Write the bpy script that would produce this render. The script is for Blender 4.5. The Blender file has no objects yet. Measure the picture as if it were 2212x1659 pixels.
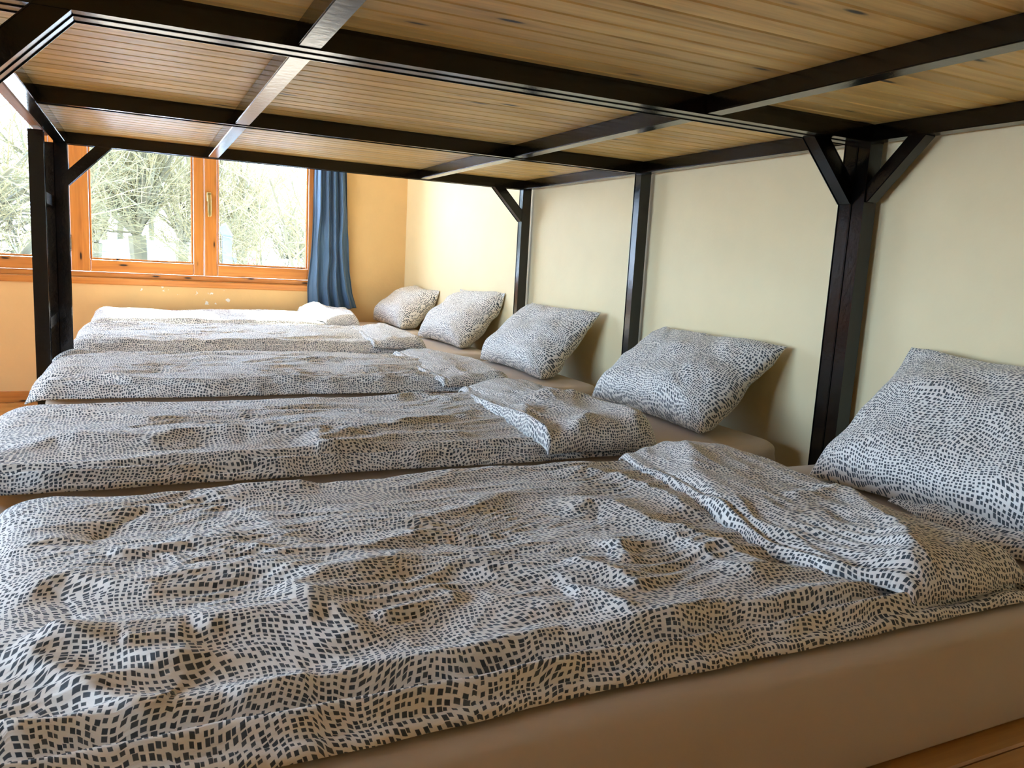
import bpy, bmesh, math, random
import numpy as np
from mathutils import Matrix, Vector

# ---------------------------------------------------------------- camera, sky, sun, exposure
EYE = 1.03                      # eye height above the room floor
scene = bpy.context.scene
COL = scene.collection
cd = bpy.data.cameras.new('camera'); cam = bpy.data.objects.new('camera', cd); COL.objects.link(cam)
cd.sensor_fit = 'HORIZONTAL'; cd.sensor_width = 36.0; cd.lens = 1687.96/2212*36.0
cd.clip_start = 0.02; cd.clip_end = 400
yaw, pitch, roll = 0.4481, 0.1530, 0.0558
F = Vector((math.sin(yaw)*math.cos(pitch), math.cos(yaw)*math.cos(pitch), -math.sin(pitch)))
R0 = Vector((math.cos(yaw), -math.sin(yaw), 0)); U0 = R0.cross(F)
Rr = R0*math.cos(roll)+U0*math.sin(roll); Ur = -R0*math.sin(roll)+U0*math.cos(roll)
cam.matrix_world = Matrix(((Rr.x, Ur.x, -F.x, 0), (Rr.y, Ur.y, -F.y, 0), (Rr.z, Ur.z, -F.z, EYE), (0, 0, 0, 1)))
scene.camera = cam

world = bpy.data.worlds.new('sky'); scene.world = world; world.use_nodes = True
nt = world.node_tree; nt.nodes.clear()
SKY = 2.9
tc = nt.nodes.new('ShaderNodeTexCoord'); sp = nt.nodes.new('ShaderNodeSeparateXYZ')
cr = nt.nodes.new('ShaderNodeValToRGB'); bg = nt.nodes.new('ShaderNodeBackground'); ow = nt.nodes.new('ShaderNodeOutputWorld')
nt.links.new(tc.outputs['Generated'], sp.inputs[0]); nt.links.new(sp.outputs['Z'], cr.inputs['Fac'])
cr.color_ramp.elements[0].position = 0.0; cr.color_ramp.elements[0].color = (0.56, 0.73, 0.96, 1)
cr.color_ramp.elements[1].position = 1.0; cr.color_ramp.elements[1].color = (0.12, 0.26, 0.55, 1)
e = cr.color_ramp.elements.new(0.18); e.color = (0.36, 0.54, 0.82, 1)
nt.links.new(cr.outputs[0], bg.inputs['Color']); bg.inputs['Strength'].default_value = SKY
nt.links.new(bg.outputs[0], ow.inputs[0])

sd = bpy.data.lights.new('sun', 'SUN'); sun = bpy.data.objects.new('sun', sd); COL.objects.link(sun)
sd.energy = 6.0; sd.angle = math.radians(0.53); sd.color = (1.0, 0.95, 0.86)
sun.rotation_euler = Vector((0.14, -1.0, -1.0)).to_track_quat('-Z', 'Y').to_euler()
sun.location = (0, 12, 12)

scene.view_settings.view_transform = 'Standard'; scene.view_settings.look = 'None'
scene.view_settings.gamma = 1.0; scene.view_settings.use_curve_mapping = False
scene.view_settings.exposure = 3.25
scene.cycles.use_denoising = True
scene.cycles.max_bounces = 12; scene.cycles.diffuse_bounces = 6; scene.cycles.glossy_bounces = 4
scene.cycles.transparent_max_bounces = 12
scene.cycles.sample_clamp_indirect = 8.0
scene.cycles.caustics_reflective = False; scene.cycles.caustics_refractive = False

def portal(name, loc, sx, sz, rot):
    l = bpy.data.lights.new(name, 'AREA'); l.shape = 'RECTANGLE'; l.size = sx; l.size_y = sz
    l.cycles.is_portal = True
    o = bpy.data.objects.new(name, l); COL.objects.link(o); o.location = loc; o.rotation_euler = rot
portal('sky_portal', (-0.44, 5.95, 1.45), 3.2, 1.2, (math.radians(-90), 0, 0))
portal('sky_portal', (-3.62, 1.8, 1.40), 1.5, 3.0, (0, math.radians(-90), 0))

# ---------------------------------------------------------------- helpers
def tag(o, label=None, cat=None, group=None, kind=None):
    if label: o['label'] = label
    if cat: o['category'] = cat
    if group: o['group'] = group
    if kind: o['kind'] = kind
    return o
def empty(name, loc=(0, 0, 0)):
    o = bpy.data.objects.new(name, None); COL.objects.link(o); o.location = loc; o.empty_display_size = 0.1
    return o
def link(name, me, mat=None, parent=None):
    o = bpy.data.objects.new(name, me); COL.objects.link(o)
    if mat is not None and not me.materials: me.materials.append(mat)
    if parent is not None:
        o.parent = parent
        o.matrix_parent_inverse = Matrix.Translation(-parent_loc(parent))
    return o
def parent_loc(p):
    return p.location.copy()   # every parent is unrotated and its world place is its location
def bevel_box(bm, x0, x1, y0, y1, z0, z1, b=0.0, seg=1):
    g = bmesh.ops.create_cube(bm, size=1.0)
    vs = g['verts']
    for v in vs:
        v.co = Vector(((x0+x1)/2+v.co.x*(x1-x0), (y0+y1)/2+v.co.y*(y1-y0), (z0+z1)/2+v.co.z*(z1-z0)))
    if b > 0:
        es = list({e for v in vs for e in v.link_edges})
        bmesh.ops.bevel(bm, geom=es, offset=b, segments=seg, affect='EDGES', profile=0.5)
def finish(bm, name, smooth=False):
    me = bpy.data.meshes.new(name); bmesh.ops.recalc_face_normals(bm, faces=bm.faces)
    bm.to_mesh(me); bm.free()
    if smooth:
        for p in me.polygons: p.use_smooth = True
    return me
def box(name, x0, x1, y0, y1, z0, z1, mat, parent=None, b=0.0, seg=1):
    bm = bmesh.new(); bevel_box(bm, x0, x1, y0, y1, z0, z1, b, seg)
    return link(name, finish(bm, name), mat, parent)
def bar_mesh(bm, p, q, w, up=(0, 1, 0), b=0.002):
    """square tube of side w from p to q"""
    p, q = Vector(p), Vector(q); d = (q-p); L = d.length; d.normalize()
    u = Vector(up); s = d.cross(u).normalized(); u = s.cross(d).normalized()
    g = bmesh.ops.create_cube(bm, size=1.0)
    for v in g['verts']:
        c = v.co.copy(); v.co = p + d*((c.z+.5)*L) + s*(c.x*w) + u*(c.y*w)
    es = list({e for v in g['verts'] for e in v.link_edges})
    if b: bmesh.ops.bevel(bm, geom=es, offset=b, segments=2, affect='EDGES')
def bar(name, p, q, w, mat, parent=None, up=(0, 1, 0)):
    bm = bmesh.new(); bar_mesh(bm, p, q, w, up)
    return link(name, finish(bm, name), mat, parent)

# ---- vectorised gradient noise
def make_noise(seed):
    rs = np.random.RandomState(seed); perm = rs.permutation(256); perm = np.concatenate([perm, perm, perm])
    ang = rs.rand(256)*2*np.pi; gx, gy = np.cos(ang), np.sin(ang)
    def n(x, y):
        x = np.asarray(x, float); y = np.asarray(y, float)
        xi = np.floor(x).astype(int); yi = np.floor(y).astype(int); xf = x-xi; yf = y-yi
        xi &= 255; yi &= 255
        u = xf*xf*xf*(xf*(xf*6-15)+10); v = yf*yf*yf*(yf*(yf*6-15)+10)
        def g(ix, iy, dx, dy):
            h = perm[perm[ix & 255]+(iy & 255)]; return gx[h]*dx+gy[h]*dy
        a = g(xi, yi, xf, yf); b = g(xi+1, yi, xf-1, yf); c = g(xi, yi+1, xf, yf-1); d = g(xi+1, yi+1, xf-1, yf-1)
        return 1.5*((a*(1-u)+b*u)*(1-v)+(c*(1-u)+d*u)*v)
    return n
def grid_mesh(name, P, UV, smooth=True, flip=False):
    """P: (ni,nj,3) points, UV: (ni,nj,2)"""
    ni, nj = P.shape[:2]; me = bpy.data.meshes.new(name)
    idx = np.arange(ni*nj).reshape(ni, nj)
    a, b, c, d = idx[:-1, :-1], idx[1:, :-1], idx[1:, 1:], idx[:-1, 1:]
    q = np.stack([a, b, c, d] if not flip else [d, c, b, a], -1).reshape(-1, 4)
    me.vertices.add(ni*nj); me.vertices.foreach_set('co', P.reshape(-1).astype(np.float32))
    me.loops.add(len(q)*4); me.loops.foreach_set('vertex_index', q.reshape(-1).astype(np.int32))
    me.polygons.add(len(q)); me.polygons.foreach_set('loop_start', np.arange(0, len(q)*4, 4, dtype=np.int32))
    me.polygons.foreach_set('use_smooth', np.full(len(q), smooth))
    uvl = me.uv_layers.new(name='UVMap'); uvl.data.foreach_set('uv', UV.reshape(-1, 2)[q.reshape(-1)].reshape(-1).astype(np.float32))
    me.update(calc_edges=True)
    return me

# ---------------------------------------------------------------- materials
def new_mat(name):
    m = bpy.data.materials.new(name); m.use_nodes = True; n = m.node_tree
    b = n.nodes['Principled BSDF']; return m, n, b
def N(n, t, **kw):
    x = n.nodes.new(t)
    for k, v in kw.items(): setattr(x, k, v)
    return x
def setin(node, **kw):
    for k, v in kw.items(): node.inputs[k.replace('_', ' ')].default_value = v
def ramp(n, stops):
    r = n.nodes.new('ShaderNodeValToRGB'); el = r.color_ramp.elements
    el[0].position, el[0].color = stops[0][0], (*stops[0][1], 1)
    el[1].position, el[1].color = stops[-1][0], (*stops[-1][1], 1)
    for p, c in stops[1:-1]:
        e = el.new(p); e.color = (*c, 1)
    return r
def bump(n, b, height, strength, dist):
    bp = n.nodes.new('ShaderNodeBump'); bp.inputs['Strength'].default_value = strength; bp.inputs['Distance'].default_value = dist
    n.links.new(height, bp.inputs['Height']); n.links.new(bp.outputs[0], b.inputs['Normal'])

def mat_plaster(name, col, var=0.06, chips=None):
    m, n, b = new_mat(name); tc = N(n, 'ShaderNodeTexCoord')
    n1 = N(n, 'ShaderNodeTexNoise'); setin(n1, Scale=2.5, Detail=6.0, Roughness=0.6); n.links.new(tc.outputs['Object'], n1.inputs['Vector'])
    c0 = tuple(c*(1-var) for c in col); c1 = tuple(min(1, c*(1+var)) for c in col)
    r = ramp(n, [(0.3, c0), (0.7, c1)]); n.links.new(n1.outputs['Fac'], r.inputs[0]); out = r.outputs[0]
    if chips:
        x0, x1, z0, z1 = chips
        s = N(n, 'ShaderNodeSeparateXYZ'); n.links.new(tc.outputs['Object'], s.inputs[0])
        def band(o, a, c):
            m1 = N(n, 'ShaderNodeMath', operation='COMPARE'); m1.inputs[1].default_value = (a+c)/2; m1.inputs[2].default_value = (c-a)/2
            n.links.new(o, m1.inputs[0]); return m1.outputs[0]
        bx, bz = band(s.outputs['X'], x0, x1), band(s.outputs['Z'], z0, z1)
        mu = N(n, 'ShaderNodeMath', operation='MULTIPLY'); n.links.new(bx, mu.inputs[0]); n.links.new(bz, mu.inputs[1])
        n2 = N(n, 'ShaderNodeTexNoise'); setin(n2, Scale=26.0, Detail=3.0); n.links.new(tc.outputs['Object'], n2.inputs['Vector'])
        g = N(n, 'ShaderNodeMath', operation='GREATER_THAN'); g.inputs[1].default_value = 0.665; n.links.new(n2.outputs['Fac'], g.inputs[0])
        mu2 = N(n, 'ShaderNodeMath', operation='MULTIPLY'); n.links.new(mu.outputs[0], mu2.inputs[0]); n.links.new(g.outputs[0], mu2.inputs[1])
        mx = N(n, 'ShaderNodeMix', data_type='RGBA'); n.links.new(mu2.outputs[0], mx.inputs[0]); n.links.new(out, mx.inputs[6])
        mx.inputs[7].default_value = (0.75, 0.73, 0.66, 1); out = mx.outputs[2]
    n.links.new(out, b.inputs['Base Color']); b.inputs['Roughness'].default_value = 0.62
    b.inputs['Specular IOR Level'].default_value = 0.35
    n3 = N(n, 'ShaderNodeTexNoise'); setin(n3, Scale=55.0, Detail=4.0); n.links.new(tc.outputs['Object'], n3.inputs['Vector'])
    n4 = N(n, 'ShaderNodeTexNoise'); setin(n4, Scale=5.0, Detail=2.0); n.links.new(tc.outputs['Object'], n4.inputs['Vector'])
    ad = N(n, 'ShaderNodeMath', operation='MULTIPLY_ADD'); ad.inputs[1].default_value = 6.0
    n.links.new(n4.outputs['Fac'], ad.inputs[0]); n.links.new(n3.outputs['Fac'], ad.inputs[2])
    bump(n, b, ad.outputs[0], 0.5, 0.0012)
    return m

def mat_wood(name, stops, grain_axis='X', rough=0.35, knots=True, rnd=True, coat=0.0, scale=1.0, rvar=0.12):
    """long-grained softwood with dark knots, per-board variation"""
    m, n, b = new_mat(name); tc = N(n, 'ShaderNodeTexCoord'); oi = N(n, 'ShaderNodeObjectInfo')
    off = N(n, 'ShaderNodeVectorMath', operation='MULTIPLY_ADD')
    n.links.new(tc.outputs['Object'], off.inputs[0]); off.inputs[1].default_value = (1, 1, 1)
    sc = N(n, 'ShaderNodeVectorMath', operation='SCALE'); sc.inputs['Scale'].default_value = 23.0
    cmb = N(n, 'ShaderNodeCombineXYZ')
    for i in range(3): n.links.new(oi.outputs['Random'], cmb.inputs[i])
    n.links.new(cmb.outputs[0], sc.inputs[0]); n.links.new(sc.outputs[0], off.inputs[2])
    ax = 'XYZ'.index(grain_axis)
    mp = N(n, 'ShaderNodeMapping'); s = [9.0*scale]*3; s[ax] = 0.55*scale; mp.inputs['Scale'].default_value = s
    n.links.new(off.outputs[0], mp.inputs[0])
    # knots distort the grain
    kv = N(n, 'ShaderNodeTexVoronoi'); kmp = N(n, 'ShaderNodeMapping'); ks = [15.0]*3; ks[ax] = 3.6; kmp.inputs['Scale'].default_value = ks
    n.links.new(off.outputs[0], kmp.inputs[0]); n.links.new(kmp.outputs[0], kv.inputs['Vector']); kv.inputs['Scale'].default_value = 1.15
    kv.inputs['Randomness'].default_value = 1.0
    n1 = N(n, 'ShaderNodeTexNoise'); setin(n1, Scale=3.0, Detail=5.0, Roughness=0.65, Distortion=0.6); n.links.new(mp.outputs[0], n1.inputs['Vector'])
    r = ramp(n, stops); n.links.new(n1.outputs['Fac'], r.inputs[0]); out = r.outputs[0]
    mp2 = N(n, 'ShaderNodeMapping'); s2 = [90.0*scale]*3; s2[ax] = 2.0; mp2.inputs['Scale'].default_value = s2; n.links.new(off.outputs[0], mp2.inputs[0])
    n2 = N(n, 'ShaderNodeTexNoise'); setin(n2, Scale=1.0, Detail=3.0); n.links.new(mp2.outputs[0], n2.inputs['Vector'])
    hv = N(n, 'ShaderNodeHueSaturation')
    mr = N(n, 'ShaderNodeMapRange'); mr.inputs['To Min'].default_value = 0.8; mr.inputs['To Max'].default_value = 1.15; n.links.new(n2.outputs['Fac'], mr.inputs['Value'])
    rr = N(n, 'ShaderNodeMapRange'); rr.inputs['To Min'].default_value = 1-rvar; rr.inputs['To Max'].default_value = 1+rvar; n.links.new(oi.outputs['Random'], rr.inputs['Value'])
    mm = N(n, 'ShaderNodeMath', operation='MULTIPLY'); n.links.new(mr.outputs[0], mm.inputs[0]); n.links.new(rr.outputs[0], mm.inputs[1])
    n.links.new(mm.outputs[0], hv.inputs['Value']); n.links.new(out, hv.inputs['Color']); out = hv.outputs[0]
    if knots:
        kr = N(n, 'ShaderNodeMapRange'); kr.inputs['From Min'].default_value = 0.07; kr.inputs['From Max'].default_value = 0.13
        kr.inputs['To Min'].default_value = 1.0; kr.inputs['To Max'].default_value = 0.0; n.links.new(kv.outputs['Distance'], kr.inputs['Value'])
        kr2 = N(n, 'ShaderNodeMapRange'); kr2.inputs['From Min'].default_value = 0.08; kr2.inputs['From Max'].default_value = 0.32
        kr2.inputs['To Min'].default_value = 0.35; kr2.inputs['To Max'].default_value = 0.0; n.links.new(kv.outputs['Distance'], kr2.inputs['Value'])
        mx = N(n, 'ShaderNodeMix', data_type='RGBA'); n.links.new(kr2.outputs[0], mx.inputs[0]); n.links.new(out, mx.inputs[6]); mx.inputs[7].default_value = (0.20, 0.075, 0.02, 1)
        mx2 = N(n, 'ShaderNodeMix', data_type='RGBA'); n.links.new(kr.outputs[0], mx2.inputs[0]); n.links.new(mx.outputs[2], mx2.inputs[6]); mx2.inputs[7].default_value = (0.02, 0.008, 0.004, 1)
        out = mx2.outputs[2]
    n.links.new(out, b.inputs['Base Color']); b.inputs['Roughness'].default_value = rough
    b.inputs['Coat Weight'].default_value = coat; b.inputs['Coat Roughness'].default_value = 0.18
    mix = N(n, 'ShaderNodeTexNoise'); setin(mix, Scale=14.0, Detail=3.0); n.links.new(off.outputs[0], mix.inputs['Vector'])
    ad = N(n, 'ShaderNodeMath', operation='MULTIPLY_ADD'); ad.inputs[1].default_value = 1.5
    n.links.new(mix.outputs['Fac'], ad.inputs[0]); n.links.new(n2.outputs['Fac'], ad.inputs[2])
    bump(n, b, ad.outputs[0], 0.45, 0.0009)
    return m

def mat_paint():
    m, n, b = new_mat('black_gloss_paint'); tc = N(n, 'ShaderNodeTexCoord')
    n1 = N(n, 'ShaderNodeTexNoise'); setin(n1, Scale=6.0, Detail=5.0); n.links.new(tc.outputs['Object'], n1.inputs['Vector'])
    r = ramp(n, [(0.42, (0.0012, 0.0011, 0.001)), (0.75, (0.007, 0.004, 0.0025))]); n.links.new(n1.outputs['Fac'], r.inputs[0])
    n.links.new(r.outputs[0], b.inputs['Base Color']); b.inputs['Roughness'].default_value = 0.16; b.inputs['IOR'].default_value = 1.52
    n2 = N(n, 'ShaderNodeTexNoise'); setin(n2, Scale=38.0, Detail=3.0, Roughness=0.6); n.links.new(tc.outputs['Object'], n2.inputs['Vector'])
    bump(n, b, n2.outputs['Fac'], 0.35, 0.0012)
    return m

def mat_print():
    """off-white cotton printed with small flowing rows of dark grey squares (UV in metres)"""
    m, n, b = new_mat('printed_cotton'); uv = N(n, 'ShaderNodeUVMap'); uv.uv_map = 'UVMap'
    sc = N(n, 'ShaderNodeVectorMath', operation='SCALE'); sc.inputs['Scale'].default_value = 134.0; n.links.new(uv.outputs[0], sc.inputs[0])
    ns = N(n, 'ShaderNodeTexNoise', noise_dimensions='2D'); setin(ns, Scale=8.5, Detail=0.6); n.links.new(uv.outputs[0], ns.inputs['Vector'])
    sub = N(n, 'ShaderNodeVectorMath', operation='SUBTRACT'); sub.inputs[1].default_value = (.5, .5, .5); n.links.new(ns.outputs['Color'], sub.inputs[0])
    wv = N(n, 'ShaderNodeVectorMath', operation='SCALE'); wv.inputs['Scale'].default_value = 7.0; n.links.new(sub.outputs[0], wv.inputs[0])
    ad = N(n, 'ShaderNodeVectorMath', operation='ADD'); n.links.new(sc.outputs[0], ad.inputs[0]); n.links.new(wv.outputs[0], ad.inputs[1])
    vo = N(n, 'ShaderNodeTexVoronoi', voronoi_dimensions='2D', distance='CHEBYCHEV'); vo.inputs['Scale'].default_value = 1.0; vo.inputs['Randomness'].default_value = 0.42
    n.links.new(ad.outputs[0], vo.inputs['Vector'])
    sp = N(n, 'ShaderNodeSeparateXYZ'); n.links.new(vo.outputs['Color'], sp.inputs[0])
    th = N(n, 'ShaderNodeMapRange'); th.inputs['To Min'].default_value = 0.23; th.inputs['To Max'].default_value = 0.36; n.links.new(sp.outputs[0], th.inputs['Value'])
    df = N(n, 'ShaderNodeMath', operation='SUBTRACT'); n.links.new(th.outputs[0], df.inputs[0]); n.links.new(vo.outputs['Distance'], df.inputs[1])
    ms = N(n, 'ShaderNodeMapRange'); ms.inputs['From Min'].default_value = -0.03; ms.inputs['From Max'].default_value = 0.03; n.links.new(df.outputs[0], ms.inputs['Value'])
    dk = ramp(n, [(0.0, (0.060, 0.066, 0.070)), (1.0, (0.105, 0.110, 0.112))]); n.links.new(sp.outputs[1], dk.inputs[0])
    mx = N(n, 'ShaderNodeMix', data_type='RGBA'); n.links.new(ms.outputs[0], mx.inputs[0]); mx.inputs[6].default_value = (0.88, 0.82, 0.735, 1); n.links.new(dk.outputs[0], mx.inputs[7])
    n.links.new(mx.outputs[2], b.inputs['Base Color']); b.inputs['Roughness'].default_value = 0.75
    b.inputs['Specular IOR Level'].default_value = 0.25; b.inputs['Sheen Weight'].default_value = 0.15; b.inputs['Sheen Roughness'].default_value = 0.4
    cr_ = N(n, 'ShaderNodeTexNoise', noise_dimensions='2D'); setin(cr_, Scale=1.0, Detail=4.0, Distortion=0.9)
    cm = N(n, 'ShaderNodeMapping'); cm.inputs['Scale'].default_value = (22, 58, 1); n.links.new(uv.outputs[0], cm.inputs[0]); n.links.new(cm.outputs[0], cr_.inputs['Vector'])
    ab = N(n, 'ShaderNodeMath', operation='PINGPONG'); ab.inputs[1].default_value = 0.5; n.links.new(cr_.outputs['Fac'], ab.inputs[0])
    bump(n, b, ab.outputs[0], 0.4, 0.005)
    return m

def mat_cloth(name, col, rough=0.8, crease=25.0, dist=0.003, stretch=(1, 1, 1)):
    m, n, b = new_mat(name); tc = N(n, 'ShaderNodeTexCoord'); b.inputs['Base Color'].default_value = (*col, 1)
    mp = N(n, 'ShaderNodeMapping'); mp.inputs['Scale'].default_value = stretch; n.links.new(tc.outputs['Object'], mp.inputs[0])
    n1 = N(n, 'ShaderNodeTexNoise'); setin(n1, Scale=crease, Detail=4.0, Distortion=0.5); n.links.new(mp.outputs[0], n1.inputs['Vector'])
    b.inputs['Roughness'].default_value = rough; b.inputs['Specular IOR Level'].default_value = 0.2; b.inputs['Sheen Weight'].default_value = 0.15
    bump(n, b, n1.outputs['Fac'], 0.4, dist); return m
def mat_plain(name, col, rough=0.6, metal=0.0, nscale=12.0, var=0.15):
    m, n, b = new_mat(name); tc = N(n, 'ShaderNodeTexCoord')
    n1 = N(n, 'ShaderNodeTexNoise'); setin(n1, Scale=nscale, Detail=4.0); n.links.new(tc.outputs['Object'], n1.inputs['Vector'])
    r = ramp(n, [(0.3, tuple(c*(1-var) for c in col)), (0.7, tuple(min(1, c*(1+var)) for c in col))]); n.links.new(n1.outputs['Fac'], r.inputs[0])
    n.links.new(r.outputs[0], b.inputs['Base Color']); b.inputs['Roughness'].default_value = rough; b.inputs['Metallic'].default_value = metal
    return m
def mat_glass():
    m, n, b = new_mat('window_glass'); n.nodes.remove(b); out = n.nodes['Material Output']
    t = N(n, 'ShaderNodeBsdfTransparent'); t.inputs[0].default_value = (0.96, 0.98, 0.97, 1)
    g = N(n, 'ShaderNodeBsdfGlossy'); g.inputs['Roughness'].default_value = 0.02
    lw = N(n, 'ShaderNodeLayerWeight'); pw = N(n, 'ShaderNodeMath', operation='POWER'); pw.inputs[1].default_value = 5.0; n.links.new(lw.outputs['Facing'], pw.inputs[0])
    f = N(n, 'ShaderNodeMath', operation='MULTIPLY_ADD'); f.inputs[1].default_value = 0.9; f.inputs[2].default_value = 0.03; n.links.new(pw.outputs[0], f.inputs[0])
    mx = N(n, 'ShaderNodeMixShader'); n.links.new(f.outputs[0], mx.inputs[0]); n.links.new(t.outputs[0], mx.inputs[1]); n.links.new(g.outputs[0], mx.inputs[2])
    n.links.new(mx.outputs[0], out.inputs['Surface']); return m

M = {}
M['cream'] = mat_plaster('cream_wall_paint', (0.80, 0.65, 0.375), 0.04)
M['ochre'] = mat_plaster('ochre_wall_paint', (0.70, 0.45, 0.185), 0.06, chips=(-0.1, 0.66, 0.64, 0.76))
M['brown'] = mat_plaster('brown_wall_paint', (0.70, 0.54, 0.34), 0.05)
M['ceil'] = mat_plaster('white_ceiling_paint', (0.75, 0.72, 0.64), 0.03)
M['pine'] = mat_wood('varnished_pine_boards', [(0.25, (0.62, 0.36, 0.105)), (0.5, (0.84, 0.55, 0.18)), (0.75, (0.93, 0.68, 0.27))], 'X', rough=0.42)
M['plank'] = mat_wood('orange_pine_planks', [(0.25, (0.36, 0.15, 0.035)), (0.5, (0.50, 0.24, 0.06)), (0.75, (0.60, 0.32, 0.10))], 'X', rough=0.35)
M['frame_wood_x'] = mat_wood('orange_window_wood_long', [(0.25, (0.38, 0.12, 0.022)), (0.5, (0.52, 0.19, 0.035)), (0.75, (0.60, 0.25, 0.06))], 'X', rough=0.28, coat=0.4, knots=True, rvar=0.06)
M['frame_wood_z'] = mat_wood('orange_window_wood_tall', [(0.25, (0.38, 0.12, 0.022)), (0.5, (0.52, 0.19, 0.035)), (0.75, (0.60, 0.25, 0.06))], 'Z', rough=0.28, coat=0.4, knots=True, rvar=0.06)
M['guard'] = mat_wood('pine_guard_board', [(0.25, (0.26, 0.11, 0.03)), (0.5, (0.34, 0.15, 0.04)), (0.75, (0.42, 0.20, 0.06))], 'Y', rough=0.5)
M['guard'].node_tree.nodes['Principled BSDF'].inputs['Specular IOR Level'].default_value = 0.1
M['paint'] = mat_paint()
M['print'] = mat_print()
M['sheet'] = mat_cloth('beige_fitted_sheet', (0.60, 0.47, 0.34), crease=9.0, dist=0.006, stretch=(0.5, 2.2, 1))
M['curtain'] = mat_cloth('blue_curtain_cloth', (0.075, 0.135, 0.22), crease=60.0, dist=0.001)
M['brass'] = mat_plain('aged_brass', (0.60, 0.45, 0.18), 0.3, 1.0)
M['steel'] = mat_plain('hinge_steel', (0.45, 0.42, 0.36), 0.35, 1.0)
M['glass'] = mat_glass()
M['snow'] = mat_plain('snow', (0.86, 0.88, 0.92), 0.7, 0, 1.5, 0.04)
M['bark'] = mat_plain('pale_bark', (0.085, 0.068, 0.030), 0.85, 0, 3.0, 0.3)
M['twig'] = mat_plain('tan_twigs', (0.150, 0.115, 0.042), 0.85, 0, 2.0, 0.35)
M['roof'] = mat_plain('brown_eave_wood', (0.25, 0.13, 0.06), 0.6)
M['shed'] = mat_plain('pale_shed_boards', (0.55, 0.50, 0.40), 0.8)
M['bluegrey'] = mat_plain('blue_grey_paint', (0.10, 0.15, 0.22), 0.6)
M['red'] = mat_plain('faded_red_paint', (0.45, 0.10, 0.10), 0.6)
M['yellow'] = mat_plain('yellow_sign_paint', (0.75, 0.60, 0.04), 0.5)
M['greypost'] = mat_plain('weathered_post', (0.10, 0.10, 0.08), 0.8)

Z = EYE
XW, YW, XL, YN, CE = 1.79, 5.68, -3.45, -3.2, 2.48      # head wall, window wall, left wall, near wall, ceiling
# ---------------------------------------------------------------- room shell
def wall_with_holes(name, fixed, a0, a1, z0, z1, holes, axis, thick, mat):
    """wall slab; axis 'x': runs along x at y=fixed..fixed+thick; axis 'y': runs along y at x=fixed..fixed+thick"""
    bm = bmesh.new()
    cuts = sorted(holes)
    def slab(p0, p1, q0, q1):
        if p1-p0 < 1e-4 or q1-q0 < 1e-4: return
        if axis == 'x': bevel_box(bm, p0, p1, min(fixed, fixed+thick), max(fixed, fixed+thick), q0, q1)
        else: bevel_box(bm, min(fixed, fixed+thick), max(fixed, fixed+thick), p0, p1, q0, q1)
    cur = a0
    for h0, h1, g0, g1 in cuts:
        slab(cur, h0, z0, z1); slab(h0, h1, z0, g0); slab(h0, h1, g1, z1); cur = h1
    slab(cur, a1, z0, z1)
    return tag(link(name, finish(bm, name), mat), kind='structure')
W1 = (-0.45, 1.16, 0.795, 2.06); W2 = (-2.07, -0.4505, 0.795, 2.06)
wall_with_holes('wall_far', YW, XL-0.25, XW, 0, CE, [(W2[0], W1[1], W1[2], W1[3])], 'x', 0.26, M['ochre'])
wall_with_holes('wall_right', XW, YN-0.25, YW+0.26, 0, CE, [], 'y', 0.25, M['cream'])
wall_with_holes('wall_left', XL, YN, YW, 0, CE, [(0.3, 3.3, 0.65, 2.15)], 'y', -0.25, M['ochre'])
wall_with_holes('wall_near', YN, XL-0.25, XW, 0, CE, [], 'x', -0.25, M['brown'])
tag(box('ceiling', XL-0.25, XW+0.25, YN-0.25, YW+0.26, CE, CE+0.2, M['ceil']), kind='structure')
fl = tag(box('floor', XL-0.25, XW+0.25, YN-0.25, YW+0.26, -0.15, -0.022, M['ceil']), kind='structure')
fb = None
y = YN
i = 0
while y < YW-0.01:
    w = min(0.14, YW-y)
    if fb is None or w < 0.139:
        o = box('floor_board', XL, XW, 0.0015, w-0.0015, -0.022, 0.0, M['plank'], fl, b=0.002); fbm = o.data
    else:
        o = link('floor_board', fb, None, fl)
    if fb is None: fb = fbm
    o.location = (0, y, 0); y += 0.14
tag(box('baseboard_far', XL, XW, YW-0.018, YW, 0.0, 0.07, M['frame_wood_x'], b=0.003), kind='structure')
tag(box('window_eave', -4.5, 3.5, YW+0.26, YW+0.74, 2.27, 2.36, M['roof'], b=0.01), kind='structure')  # unseen roof eave, placed so the sun patch on the far bed ends
bpy.data.objects['window_eave'].name = 'sun_cutoff_eave'

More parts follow.
